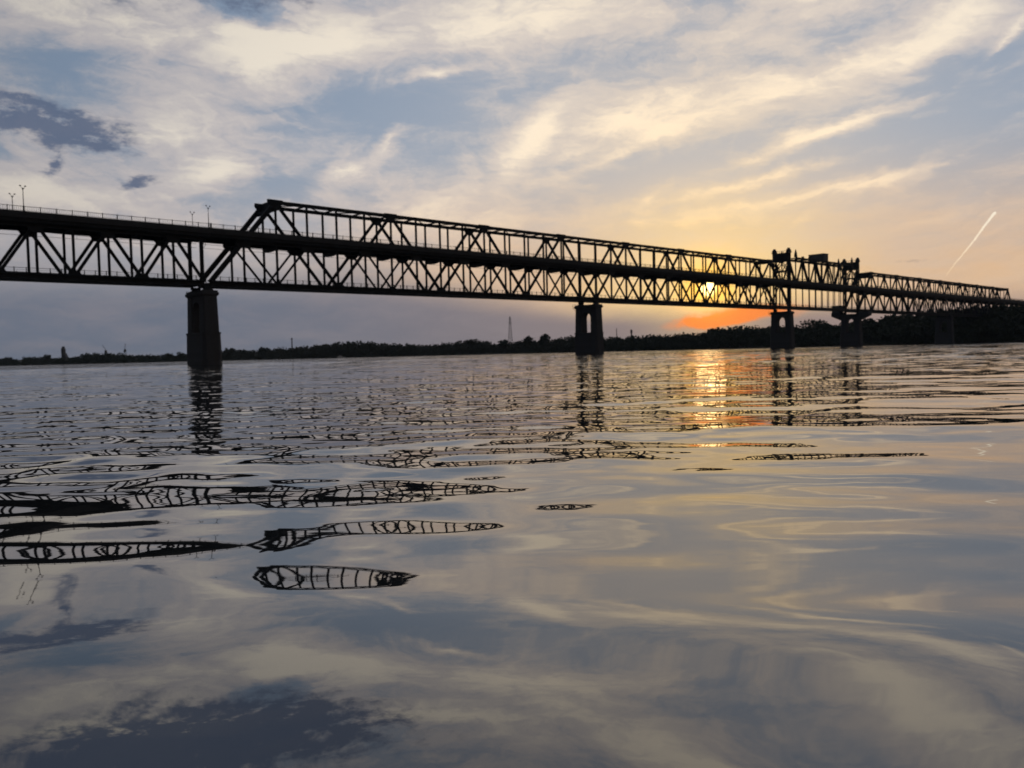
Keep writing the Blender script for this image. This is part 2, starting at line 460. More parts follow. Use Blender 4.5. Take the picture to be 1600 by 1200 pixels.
def crown_quads(cx, cy, cz, rx, rz, n, size, rg):
    """leaf clumps spread through a lumpy crown; returns an array of quads"""
    lobes = [(cx, cy, cz, rx, rz)]
    for _ in range(6):
        a = rg.random() * 6.283; e = rg.uniform(-0.4, 0.9)
        k = rg.uniform(0.38, 0.62)
        lobes.append((cx + math.cos(a) * rx * 0.62, cy + math.sin(a) * rx * 0.62, cz + e * rz * 0.62, rx * k, rz * k))
    out = []
    for i in range(n):
        L = lobes[i % len(lobes)]
        d = rg.standard_normal(3); d /= np.linalg.norm(d)
        rad = rg.uniform(0.55, 1.03)
        c = np.array([L[0] + d[0] * L[3] * rad, L[1] + d[1] * L[3] * rad, L[2] + d[2] * L[4] * rad])
        u = rg.standard_normal(3); u /= np.linalg.norm(u)
        w = np.cross(u, rg.standard_normal(3)); w /= np.linalg.norm(w)
        s = size * rg.uniform(0.55, 1.15)
        out.append([c + u * s, c + w * s * 0.7, c - u * s * 0.8, c - w * s * 0.7])
    return out
def quads_mesh(name, quads):
    q = np.array(quads).reshape(-1, 3)
    me = bpy.data.meshes.new(name)
    me.from_pydata(q.tolist(), [], [(4 * i, 4 * i + 1, 4 * i + 2, 4 * i + 3) for i in range(len(q) // 4)])
    me.update(); return me

def build_wood():
    rg = np.random.default_rng(3)
    for lo, hi, nm, lab, mt in (
            (-900, 318, 'treeline', 'low hazy tree belt on the far bank left of the nearest stone pier', LEAF),
            (318, 915, 'treeline', 'dark tree belt on the far bank between the two left piers', LEAF2),
            (915, 2700, 'treeline', 'black wooded rise on the far bank under the right half of the bridge', LEAF)):
        quads = []
        x = lo
        while x < hi:
            Y0 = lerp_table(SHORE, x)
            inview = -120 < x < 1720
            for row, (s, k) in enumerate(((7, 0.45), (16, 0.66), (32, 0.86), (52, 0.98), (85, 0.94))):
                xx = x + rg.uniform(-7, 7)
                Y = Y0 + s + rg.uniform(-4, 5)
                gz = ground_z(xx, s)
                top = height_at(xx, lerp_table(SKYLINE, xx), Y)
                h = max(2.5, (top - gz) * k * rg.uniform(0.84, 1.03))
                if row >= 2: h = max(3.0, (top * (1.0 if row == 3 else k) - gz) * rg.uniform(0.94, 1.02))
                pos = at(xx, Y, gz)
                rx = min(7.0, h * rg.uniform(0.42, 0.6)) + 1.2
                n = 90 if inview else 36
                quads += crown_quads(pos.x, pos.y, gz + h * 0.52, rx, h * 0.5, n, 0.24 * h ** 0.75 * (1 if inview else 1.5), rg)
            for s in (3.5, 10, 22):
                xx = x + rg.uniform(-5, 5); Y = Y0 + s; gz = ground_z(xx, s); pos = at(xx, Y, gz)
                quads += crown_quads(pos.x, pos.y, gz + 1.6, 5.5 if inview else 10, 2.6, 50, 1.1, rg)
            x += (5.0 if x > 1000 else 6.5) * (1 if inview else 3.5) * 1.35
        tag(link(nm, quads_mesh(nm, quads), None, mt), lab, None, None, 'stuff')
build_wood()

def make_tree(name, px, py, s, wide, label, seed, mat=LEAF, group='trees standing out along the far bank'):
    rg = np.random.default_rng(seed)
    Y = lerp_table(SHORE, px) + s
    gz = ground_z(px, s)
    h = height_at(px, py, Y) - gz
    root = empty(name, at(px, Y, gz)); tag(root, label, 'tree', group)
    rx = wide * Y / F / 2
    m = MB()
    def limb(a, b, r0, r1, k=6):
        a = Vector(a); b = Vector(b); d = (b - a).normalized(); s_ = d.orthogonal().normalized(); u = d.cross(s_)
        ring = lambda c, r: [c + (s_ * math.cos(i * 6.283 / k) + u * math.sin(i * 6.283 / k)) * r for i in range(k)]
        m.prism(ring(a, r0), ring(b, r1))
    limb((0, 0, -0.5), (0.1, 0, h * 0.55), 0.035 * h, 0.018 * h)
    for i in range(5):
        a = i * 1.25 + seed; z0 = h * (0.28 + 0.06 * i)
        limb((0.05, 0, z0), (math.cos(a) * rx * 0.6, math.sin(a) * rx * 0.6, z0 + h * 0.24), 0.016 * h, 0.006 * h, 5)
    m.build('trunk', BARK, root)
    q = crown_quads(0, 0, h * 0.60, rx * 0.86, h * 0.41, 420, 0.16 * h ** 0.8, rg)
    link('crown', quads_mesh('crown', q), root, mat)
for i, a in enumerate([
    (12, 557.5, 30, 13, 'small low round tree on the far bank at the left end of the tree belt'),
    (75, 554.0, 30, 12, 'small rounded tree on the far bank just left of the slim grey tower'),
    (265, 551.5, 40, 16, 'low bushy tree on the far bank, next but one left of the nearest pier'),
    (283, 550.5, 34, 14, 'low bushy tree on the far bank touching the left edge of the nearest pier'),
    (359, 544.0, 36, 18, 'low rounded tree on the far bank just right of the nearest pier'),
    (414, 542.0, 36, 18, 'dark tree on the far bank left of the short mast'),
    (742, 530.0, 40, 44, 'broad flat-topped tree on the far bank left of the lattice pylon'),
    (787, 531.0, 30, 18, 'small round tree in front of the lattice pylon foot'),
    (829, 524.5, 40, 26, 'wide round tree between the lattice pylon and a narrow round tree'),
    (852, 522.5, 44, 19, 'narrow round tree standing clear on the skyline left of the twin-shaft pier'),
    (1112, 514.0, 60, 22, 'dark tree at the foot of the wooded rise below the orange glow'),
    (1275, 499.0, 62, 48, 'big domed tree standing above the wood between the two lift towers'),
    (1352, 498.0, 50, 26, 'dark tree rising just right of the wide-capped pier'),
    (1389, 491.5, 60, 30, 'tall dark tree under the far truss right of the wide-capped pier'),
]):
    make_tree('broadleaf_tree', a[0], a[1], a[2], a[3], a[4], 40 + i, LEAF if i % 2 else LEAF2)

# ------------------------------------------------------------------ the bridge
BR_ANG = 0.75018
BR_X, BR_Y = -84.67, 222.67
bridge = empty('bridge', (BR_X, BR_Y, 0), BR_ANG)
tag(bridge, 'long double-deck steel truss bridge on stone piers crossing the whole river', 'bridge')
HALF = 4.1                        # trusses stand this far either side of the axis
ZB0, ZB1 = 21.6, 22.9             # bottom chord
ZD0, ZD1 = 35.9, 36.9             # road slab
ZT = 46.4                         # top chord centre
ZBC, ZDC = 22.5, 34.9             # node heights

CACHE = {}
def hbeam_mesh(L, w, h):
    key = (round(L, 2), w, h)
    if key not in CACHE:
        m = MB(); t = 0.16 * h
        m.box(0, L, -w / 2, w / 2, h / 2 - t, h / 2)
        m.box(0, L, -w / 2, w / 2, -h / 2, -h / 2 + t)
        m.box(0, L, -w * 0.2, w * 0.2, -h / 2 + t + 0.002, h / 2 - t - 0.002)
        me = m.mesh('beam'); me.materials.append(STEEL); CACHE[key] = me
    return CACHE[key]
def box_mesh(L, w, h):
    key = ('b', round(L, 2), w, h)
    if key not in CACHE:
        m = MB(); m.box(0, L, -w / 2, w / 2, -h / 2, h / 2)
        me = m.mesh('bar'); me.materials.append(STEEL); CACHE[key] = me
    return CACHE[key]
def member(name, a, b, w, h, parent, box=False):
    """a member from a to b; h lies in the plane of the truss"""
    a = Vector(a); b = Vector(b); d = b - a; L = d.length
    o = bpy.data.objects.new(name, (box_mesh if box else hbeam_mesh)(L, w, h)); COL.objects.link(o)
    o.parent = parent
    x = d.normalized(); up = Vector((0, 0, 1)) if abs(x.z) < 0.999 else Vector((-1, 0, 0))
    y = up.cross(x).normalized(); z = x.cross(y)
    M = Matrix((x, y, z)).transposed().to_4x4(); M.translation = a
    o.matrix_local = M
    return o
def plate_mesh(kind, a, b, t):
    key = ('g', kind, a, b, t)
    if key not in CACHE:
        m = MB()
        if kind == 'hex':
            ring = [(-a / 2, -b * .2), (-a * .25, -b / 2), (a * .25, -b / 2), (a / 2, -b * .2), (a / 2, b * .2), (a * .25, b / 2), (-a * .25, b / 2), (-a / 2, b * .2)]
        elif kind == 'down':
            ring = [(-a / 2, b / 2), (-a / 2, b * .15), (-a * .22, -b / 2), (a * .22, -b / 2), (a / 2, b * .15), (a / 2, b / 2)]
        else:
            ring = [(-a / 2, -b / 2), (a / 2, -b / 2), (a / 2, -b * .15), (a * .22, b / 2), (-a * .22, b / 2), (-a / 2, -b * .15)]
        m.prism([(x, -t / 2, z) for x, z in ring], [(x, t / 2, z) for x, z in ring])
        me = m.mesh('plate'); me.materials.append(STEEL); CACHE[key] = me
    return CACHE[key]
def gusset(x, y, z, kind, a, b, parent):
    o = bpy.data.objects.new('gusset_plate', plate_mesh(kind, a, b, 0.72)); COL.objects.link(o)
    o.parent = parent; o.location = (x, y, z)

def railing(name, x0, x1, y, z, h, post, picket, parent):
    m = MB()
    for zz, t in ((h, 0.10), (0.16, 0.07)) + (((h * 0.55, 0.05),) if picket == 0 else ()):
        m.box(x0, x1, y - t / 2, y + t / 2, z + zz - t, z + zz)
    n = max(1, int(round((x1 - x0) / post)))
    for i in range(n + 1):
        xx = x0 + (x1 - x0) * i / n
        xx = min(max(xx, x0 + 0.09), x1 - 0.09)
        m.box(xx - 0.085, xx + 0.085, y - 0.085, y + 0.085, z, z + h + 0.12)
    if picket:
        k = int((x1 - x0) / picket)
        for i in range(k):
            xx = x0 + (i + 0.5) * picket
            m.box(xx - 0.022, xx + 0.022, y - 0.022, y + 0.022, z + 0.17, z + h - 0.11)
    return m.build(name, STEEL, parent)

def road_deck(x0, x1, parent, inner):
    m = MB()
    m.box(x0, x1, -6.2, 6.2, ZD0, ZD1)
    for s in (-1, 1):
        m.box(x0, x1, s * 6.2 - 0.14, s * 6.2 + 0.14, ZD0 - 0.35, ZD1 + 0.18)
    m.build('road_slab', CONC, parent)
    k = MB()
    for s in (-1, 1):
        k.box(x0 + 0.01, x1 - 0.01, s * 5.75 - 0.12, s * 5.75 + 0.12, ZD0 - 1.25, ZD0 - 0.004)
    k.box(x0 + 0.01, x1 - 0.01, -1.6, -1.3, ZD0 - 0.9, ZD0 - 0.004); k.box(x0 + 0.01, x1 - 0.01, 1.3, 1.6, ZD0 - 0.9, ZD0 - 0.004)
    k.build('stringer', STEEL, parent)
    for s in (-1, 1):
        railing('railing', x0, x1, s * 6.2, ZD1 + 0.18, 1.15, 3.4, 0.45, parent)

def rail_deck(x0, x1, parent):
    m = MB()
    m.box(x0, x1, -3.7, 3.7, ZB0 + 0.15, ZB1 - 0.35)
    m.build('track_bed', CONC, parent)
    r = MB()
    for yy in (-0.76, 0.76): r.box(x0, x1, yy - 0.035, yy + 0.035, ZB1 - 0.348, ZB1 - 0.2)
    r.build('rail', METAL, parent)
    for s in (-1, 1):
        railing('walkway_rail', x0, x1, s * 4.95, ZB1 + 0.05, 1.15, 2.5, 0, parent)
        w = MB(); w.box(x0, x1, s * 4.95 - 0.35, s * 4.95 + 0.35, ZB1 - 0.25, ZB1 + 0.05)
        w.build('walkway', STEEL, parent)

def wires(x0, x1, step, parent):
    m = MB()
    n = max(1, int(round((x1 - x0) / step)))
    for i in range(n):
        a = x0 + (x1 - x0) * i / n; b = x0 + (x1 - x0) * (i + 1) / n
        c = (a + b) / 2
        m.bar((a, 0, 33.4), (c, 0, 33.05), 0.09, 0.09); m.bar((c, 0, 33.05), (b, 0, 33.4), 0.09, 0.09)
        m.bar((a, 0, 32.3), (b, 0, 32.3), 0.08, 0.08)
        for q in (0.25, 0.5, 0.75):
            xx = a + (b - a) * q
            m.bar((xx, 0, 32.3), (xx, 0, 33.1), 0.05, 0.05)
        m.bar((a, -1.6, 34.6), (a, -1.6, 32.9), 0.1, 0.1); m.bar((a, -1.6, 33.0), (a, 0, 32.3), 0.08, 0.08); m.bar((a, -1.6, 34.3), (a, 0, 33.4), 0.08, 0.08)
    m.build('overhead_wire', METAL, parent)

def main_span(x0, label):
    sp = empty('truss_span', parent=bridge); sp['label'] = label
    L = 320.0; P = 10.0
    top0, top1 = x0 + 20, x0 + L - 20
    for s in (-1, 1):
        y = s * HALF
        member('bottom_chord', (x0, y, (ZB0 + ZB1) / 2), (x0 + L, y, (ZB0 + ZB1) / 2), 0.9, ZB1 - ZB0, sp)
        member('top_chord', (top0 - 0.6, y, ZT), (top1 + 0.6, y, ZT), 0.95, 0.95, sp)
        member('deck_girder', (x0 + 9.6, y, ZDC), (x0 + L - 9.6, y, ZDC), 0.85, 1.9, sp)
        member('end_post', (x0, y, ZBC), (top0, y, ZT), 0.95, 1.25, sp)
        member('end_post', (x0 + L, y, ZBC), (top1, y, ZT), 0.95, 1.25, sp)
        for k in range(1, 15):                      # full-height diagonals, 40 m rhythm
            a = x0 + 20 * k
            if k % 2: lo, hi = (a + 20, a)
            else: lo, hi = (a, a + 20)
            member('diagonal', (lo, y, ZBC), (hi, y, ZT), 0.7, 0.80, sp)
        for k in range(8):                          # lower-storey diagonals between them
            c = x0 + 20 + 40 * k
            member('sub_diagonal', (c, y, ZBC), (c - 10, y, ZDC - 0.4), 0.5, 0.52, sp)
            member('sub_diagonal', (c, y, ZBC), (c + 10, y, ZDC - 0.4), 0.5, 0.52, sp)
        for k in range(1, 32):
            xx = x0 + P * k
            if k in (1, 31): member('vertical', (xx, y, ZB1), (xx, y, ZDC - 0.9), 0.5, 0.52, sp)
            else: member('vertical', (xx, y, ZB1), (xx, y, ZT - 0.4), 0.5, 0.55, sp)
        for k in range(8):
            gusset(x0 + 20 + 40 * k, y, ZT - 0.55, 'down', 4.6, 2.6, sp)
            if k: gusset(x0 + 40 * k, y, ZBC + 0.45, 'up', 4.6, 2.4, sp)
            gusset(x0 + 20 + 40 * k, y, ZBC + 0.3, 'up', 2.8, 1.7, sp)
        for k in range(16):
            gusset(x0 + 10 + 20 * k, y, ZDC - 0.55, 'hex', 4.6, 3.5, sp)
    for k in range(1, 32):
        xx = x0 + P * k
        dpt = 3.1 if k % 2 == 0 else 2.0
        m = MB()
        if k % 2 == 0:
            ring = [(-HALF, ZD0 - dpt + 0.15), (-HALF * .4, ZD0 - dpt - 0.25), (HALF * .4, ZD0 - dpt - 0.25), (HALF, ZD0 - dpt + 0.15), (HALF, ZD0 - 0.02), (-HALF, ZD0 - 0.02)]
        else:
            ring = [(-HALF, ZD0 - dpt), (HALF, ZD0 - dpt), (HALF, ZD0 - 0.02), (-HALF, ZD0 - 0.02)]
        key = ('fb', k % 2)
        if key not in CACHE:
            m.prism([(-0.22, b, c) for b, c in ring], [(0.22, b, c) for b, c in ring])
            me = m.mesh('floor_beam'); me.materials.append(STEEL); CACHE[key] = me
        o = link('floor_beam', CACHE[key], sp); o.location = (xx, 0, 0)
    for k in range(2, 31):                           # overhead struts and wind bracing
        xx = x0 + P * k
        member('top_strut', (xx, -HALF, ZT), (xx, HALF, ZT), 0.35, 0.42, sp, True)
    for k in range(2, 30):
        xx = x0 + P * k
        a, b = (-HALF, HALF) if k % 2 else (HALF, -HALF)
        member('wind_brace', (xx, a, ZT), (xx + P, b, ZT), 0.22, 0.24, sp, True)
    for xx, sg in ((top0, -1), (top1, 1)):           # portal frames over the road
        m = MB(); m.box(xx - 0.6, xx + 0.6, -HALF - 0.35, HALF + 0.35, ZT - (2.3 if sg < 0 else 1.3), ZT + 0.62)
        if sg < 0: m.bar((xx + sg * 1.6, -HALF, ZT - 2.6), (xx + sg * 1.6, HALF, ZT - 2.6), 0.5, 1.1)
        m.build('portal_frame', STEEL, sp)
    m = MB(); m.box(top0, top1, -0.35, 0.35, ZT + 0.30, ZT + 0.38)
    for yy in (-0.35, 0.35): m.bar((top0, yy, ZT + 1.2), (top1, yy, ZT + 1.2), 0.05, 0.05)
    m.build('inspection_walk', STEEL, sp)
    road_deck(x0 + 0.02, x0 + L - 0.15, sp, True)
    rail_deck(x0 + 0.1, x0 + L - 0.1, sp)
    wires(x0 + 0.2, x0 + L - 0.2, 40, sp)
    return sp

def approach_span(x1, label):
    """deck truss whose right end is at x1"""
    sp = empty('deck_truss_span', parent=bridge); sp['label'] = label
    L, P = 80.0, 8.0; x0 = x1 - L
    for s in (-1, 1):
        y = s * HALF
        member('bottom_chord', (x0, y, (ZB0 + ZB1) / 2), (x1, y, (ZB0 + ZB1) / 2), 0.9, ZB1 - ZB0, sp)
        member('deck_girder', (x0, y, ZDC), (x1, y, ZDC), 0.85, 1.9, sp)
        for k in range(10):
            a = x0 + P * k
            lo, hi = (a, a + P) if k % 2 == 0 else (a + P, a)
            member('diagonal', (lo, y, ZBC), (hi, y, ZDC), 0.6, 0.72, sp)
        for k in range(11):
            w = 0.95 if k in (0, 10) else 0.55
            xx = x0 + P * k + (0.5 if k == 0 else (-0.5 if k == 10 else 0))
            member('vertical', (xx, y, ZB1), (xx, y, ZDC - 0.9), 0.5, w, sp)
            if 0 < k < 10:
                if k % 2: gusset(xx, y, ZDC - 1.1, 'down', 4.2, 2.4, sp)
                else: gusset(xx, y, ZBC + 0.4, 'up', 4.0, 2.2, sp)
    for k in range(11):
        xx = x0 + P * k
        xx = min(max(xx, x0 + .25), x1 - .25)
        key = ('fb', 3)
        if key not in CACHE:
            m = MB(); m.box(-0.2, 0.2, -HALF, HALF, ZD0 - 1.7, ZD0 - 0.02)
            me = m.mesh('floor_beam'); me.materials.append(STEEL); CACHE[key] = me
        o = link('floor_beam', CACHE[key], sp); o.location = (xx, 0, 0)
    road_deck(x0 + 0.05, x1 + 1.48 if x1 == -1.5 else x1 - 0.05, sp, False)
    rail_deck(x0 + 0.05, x1 - 0.05, sp)
    wires(x0 + 0.2, x1 - 0.2, 40, sp)
    return sp

def lift_span(x0, x1):
    sp = empty('lift_span', parent=bridge)
    sp['label'] = 'lifting middle span with a machine cabin on its raised truss'
    n = 11; P = (x1 - x0) / n; zt = 49.7
    for s in (-1, 1):
        y = s * HALF
        member('bottom_chord', (x0 + .6, y, 22.45), (x1 - .6, y, 22.45), 0.7, 1.1, sp)
        member('top_chord', (x0 + P, y, zt), (x1 - P, y, zt), 0.9, 1.0, sp)
        member('deck_girder', (x0 + .7, y, ZDC), (x1 - .7, y, ZDC), 0.85, 1.9, sp)
        member('end_post', (x0 + 1.0, y, ZDC + 13), (x0 + P, y, ZDC + 0.8), 0.6, 0.9, sp)
        member('end_post', (x1 - 1.0, y, ZDC + 13), (x1 - P, y, ZDC + 0.8), 0.6, 0.9, sp)
        for k in range(1, n - 1):
            a = x0 + P * k; b = a + P
            lo, hi = (a, b) if k % 2 else (b, a)
            member('diagonal', (lo, y, ZDC), (hi, y, zt), 0.6, 0.75, sp)
        for k in range(1, n):
            xx = x0 + P * k
            member('vertical', (xx, y, ZDC + 0.9), (xx, y, zt - 0.5), 0.45, 0.5, sp)
            member('hanger', (xx, y, 23.0), (xx, y, ZDC - 0.9), 0.32, 0.40, sp)
            gusset(xx, y, (ZDC + 1.2) if k % 2 else (zt - 0.8), 'up' if k % 2 else 'down', 3.0, 1.8, sp)
        for xx in (x0 + 8, x1 - 8):                  # rope anchor masts on the end of the lifting truss
            m = MB()
            m.prism([(xx - 1.0, y - .55, zt + .5), (xx + 1.0, y - .55, zt + .5), (xx + 1.0, y + .55, zt + .5), (xx - 1.0, y + .55, zt + .5)],
                    [(xx - .45, y - .4, 53.2), (xx + .45, y - .4, 53.2), (xx + .45, y + .4, 53.2), (xx - .45, y + .4, 53.2)])
            m.box(xx - .3, xx + .3, y - .25, y + .25, 53.21, 54.3)
            m.build('rope_anchor', STEEL, sp)
    for k in range(1, n):
        xx = x0 + P * k
        member('top_strut', (xx, -HALF, zt), (xx, HALF, zt), 0.35, 0.45, sp, True)
        o = link('floor_beam', CACHE[('fb', 3)], sp); o.location = (xx, 0, 0)
    for k in range(1, n - 1):
        xx = x0 + P * k; a, b = (-HALF, HALF) if k % 2 else (HALF, -HALF)
        member('wind_brace', (xx, a, zt), (xx + P, b, zt), 0.22, 0.24, sp, True)
    c = (x0 + x1) / 2
    m = MB()
    m.box(c - 2.6, c + 2.6, -HALF - .6, HALF + .6, zt + 0.52, 54.0)
    m.prism([(c - 2.9, -HALF - .9, 54.0), (c + 2.9, -HALF - .9, 54.0), (c + 2.9, HALF + .9, 54.0), (c - 2.9, HALF + .9, 54.0)],
            [(c - 2.6, -HALF - .5, 54.5), (c + 2.6, -HALF - .5, 54.5), (c + 2.6, HALF + .5, 54.5), (c - 2.6, HALF + .5, 54.5)])
    m.build('machine_cabin', WALLGREY, sp)
    m = MB()
    for xx in (c - 19, c - 27, c + 22, c + 29):
        m.box(xx - .5, xx + .5, HALF - 0.6, HALF + .6, zt + .52, zt + 1.5); m.box(xx - .5, xx + .5, -HALF - 0.6, -HALF + .6, zt + .52, zt + 1.3)
    m.build('rope_sheave', STEEL, sp)
    road_deck(x0 + 0.3, x1 - 0.3, sp, True)
    m = MB(); m.box(x0 + .6, x1 - .6, -3.9, 3.9, 21.95, 22.5); m.build('track_bed', STEEL, sp)
    for s in (-1, 1): railing('walkway_rail', x0 + .6, x1 - .6, s * 4.3, 23.02, 1.0, 2.6, 0, sp)
    return sp

def lift_tower(x, label):
    tw = empty('lift_tower', parent=bridge); tw['label'] = label
    for s in (-1, 1):
        y = s * (HALF + 0.1)
        for dx_ in (-1.3, 1.3):
            member('tower_leg', (x + dx_, y, ZB1), (x + dx_, y, 52.0), 0.75, 0.75, tw)
        for k in range(7):
            z0 = ZB1 + 4.1 * k
            member('tower_lacing', (x - 1.3, y, z0 + .2), (x + 1.3, y, z0 + 4.1), 0.28, 0.26, tw, True)
        m = MB()
        m.prism([(x - 1.9, y - .75, 52.2), (x + 1.9, y - .75, 52.2), (x + 1.9, y + .75, 52.2), (x - 1.9, y + .75, 52.2)],
                [(x - 1.2, y - .65, 54.1), (x + 1.2, y - .65, 54.1), (x + 1.2, y + .65, 54.1), (x - 1.2, y + .65, 54.1)])
        m.box(x - .7, x + .7, y - .5, y + .5, 54.101, 54.8)
        m.build('sheave_housing', STEEL, tw)
    for dx_ in (-1.3, 1.3):
        m = MB()
        m.box(x + dx_ - .35, x + dx_ + .35, -HALF - .45, HALF + .45, 47.4, 52.19)
        m.build('portal_beam', STEEL, tw)
        member('cross_strut', (x + dx_, -HALF, 42.3), (x + dx_, HALF, 42.3), 0.45, 0.7, tw, True)
        for a, b in ((-HALF, 0), (HALF, 0)):
            member('portal_brace', (x + dx_, a, 42.4), (x + dx_, b, 47.3), 0.35, 0.45, tw, True)
            member('portal_brace', (x + dx_, a, 47.2), (x + dx_, a * .3, 42.5), 0.3, 0.35, tw, True)
            member('knee_brace', (x + dx_, a, 39.0), (x + dx_, a * .35, 42.1), 0.3, 0.4, tw, True)
    m = MB()
    for s in (-1, 1):
        m.bar((x - 1.7, s * 2.0, 52.2), (x - 1.7, s * 2.0, 53.3), .12, .12); m.bar((x + 1.7, s * 2.0, 52.2), (x + 1.7, s * 2.0, 53.3), .12, .12)
    m.bar((x - 1.7, -HALF, 53.3), (x - 1.7, HALF, 53.3), .1, .1); m.bar((x + 1.7, -HALF, 53.3), (x + 1.7, HALF, 53.3), .1, .1)
    m.build('tower_rail', STEEL, tw)

def ring8(cx, cy, z, lx, ly, c):
    return [(cx - lx + c, cy - ly, z), (cx + lx - c, cy - ly, z), (cx + lx, cy - ly + c, z), (cx + lx, cy + ly - c, z),
            (cx + lx - c, cy + ly, z), (cx - lx + c, cy + ly, z), (cx - lx, cy + ly - c, z), (cx - lx, cy - ly + c, z)]
def pier(x, label, wide=False, base_z=-4.0):
    pr = empty('pier', (x, 0, 0), parent=bridge); pr['label'] = label
    TOP, LOW = 20.3, 8.9
    m = MB()
    m.prism(ring8(0, 0, base_z, 2.85, 6.6, 1.3), ring8(0, 0, 1.4, 2.75, 6.5, 1.2))
    m.prism(ring8(0, 0, 1.401, 2.68, 6.42, .8), ring8(0, 0, LOW - .5, 2.5, 6.2, .7))
    m.prism(ring8(0, 0, LOW - .499, 2.62, 6.35, .7), ring8(0, 0, LOW, 2.62, 6.35, .7))
    m.build('footing', STONE, pr)
    for s in (-1, 1):
        m = MB()
        m.prism(ring8(0, s * 4.25, LOW + .002, 2.15, 1.75, .35), ring8(0, s * 4.1, TOP - 1.52, 1.95, 1.6, .3))
        m.build('shaft', STONE, pr)
    m = MB()                                         # arched cross wall between the shafts
    pts = [(-2.5, TOP - 1.53), (-2.5, TOP - 5.6)]
    for i in range(13):
        a = math.pi - math.pi * i / 12
        pts.append((2.48 * math.cos(a), TOP - 5.6 + 2.6 * math.sin(a)))
    pts += [(2.5, TOP - 5.6), (2.5, TOP - 1.53)]
    ins = [pts[0]] + pts[2:15] + [pts[-1]]
    for (y0, z0), (y1, z1) in zip(ins[1:-1], ins[2:-1]):
        m.prism([(-1.7, y0, z0), (-1.7, y1, z1), (-1.7, y1, TOP - 1.53), (-1.7, y0, TOP - 1.53)],
                [(1.7, y0, z0), (1.7, y1, z1), (1.7, y1, TOP - 1.53), (1.7, y0, TOP - 1.53)])
    m.build('arch_wall', STONE, pr)
    m = MB()
    m.prism(ring8(0, 0, TOP - 1.5, 2.1, 5.75, .3), ring8(0, 0, TOP - 1.1, 2.4, 6.1, .3))
    m.prism(ring8(0, 0, TOP - 1.098, 2.4, 6.1, .3), ring8(0, 0, TOP - .5, 2.4, 6.1, .3))
    m.prism(ring8(0, 0, TOP - .498, 2.2, 5.85, .3), ring8(0, 0, TOP, 2.2, 5.85, .3))
    m.build('cap', STONE, pr)
    for s in (-1, 1):
        m = MB()
        m.prism(ring8(0, s * HALF, TOP + .002, 1.5, .8, .1), ring8(0, s * HALF, TOP + .7, .9, .6, .1))
        m.box(-1.2, 1.2, s * HALF - .6, s * HALF + .6, TOP + .701, ZB0 - .005)
        m.build('bearing', STEEL, pr)
    if wide:
        m = MB()
        for s in (-1, 1):
            m.prism([(-2.6, s * 5.7, 16.6), (2.6, s * 5.7, 16.6), (2.6, s * 6.13, 21.4), (-2.6, s * 6.13, 21.4)][::s],
                    [(-2.6, s * 11.6, 19.2), (2.6, s * 11.6, 19.2), (2.6, s * 11.6, 21.4), (-2.6, s * 11.6, 21.4)][::s])
        m.build('bracket', STONE, pr)
        m = MB(); m.box(-2.4, 2.4, 6.3, 11.3, 21.41, 25.6); m.box(-2.6, 2.6, 6.1, 11.5, 25.601, 25.95)
        m.build('control_cabin', WALLGREY, pr)
        railing('platform_rail', -2.5, 2.5, -11.5, 21.4, 1.1, 1.2, 0, pr)
    else:
        m = MB()                                     # inspection platform hung on the upstream end
        m.box(-1.4, 1.4, 6.13, 7.6, TOP - .9, TOP - .75)
        for xx in (-1.35, 0, 1.35): m.bar((xx, 7.55, TOP - .9), (xx, 7.55, TOP + .5), .08, .08)
        for zz in (-.2, .45): m.bar((-1.4, 7.55, TOP + zz), (1.4, 7.55, TOP + zz), .07, .07)
        for xx in (-1.2, 1.2): m.bar((xx, 7.5, TOP - .9), (xx, 5.95, TOP - 2.4), .1, .1)
        m.build('platform', STEEL, pr)

approach_span(-161.5, 'deck truss span beyond the left edge of the picture')
approach_span(-81.5, 'leftmost deck truss span running off to the left')
approach_span(-1.5, 'lower deck truss span left of the nearest pier')
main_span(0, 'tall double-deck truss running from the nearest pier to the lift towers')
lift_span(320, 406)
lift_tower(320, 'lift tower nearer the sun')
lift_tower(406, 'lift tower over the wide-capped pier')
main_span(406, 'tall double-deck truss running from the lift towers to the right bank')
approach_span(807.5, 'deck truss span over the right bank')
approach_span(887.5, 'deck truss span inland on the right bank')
for x, lab, wd in ((-242, 'stone pier far beyond the left edge', False), (-162, 'stone pier beyond the left edge', False),
        (-82, 'stone pier just beyond the left edge', False), (-0.7, 'nearest broad stone pier', False), (160, 'twin-shaft pier with a slit of sky', False),
        (320, 'pier with an arched opening under the lift tower', False), (406, 'pier with a wide flared cap', True),
        (566, 'pier at the right bank', False), (726.7, 'pier among the trees on the right bank', False), (807.5, 'pier on land', False), (887.5, 'abutment pier on land', False)):
    pier(x, lab, wd)

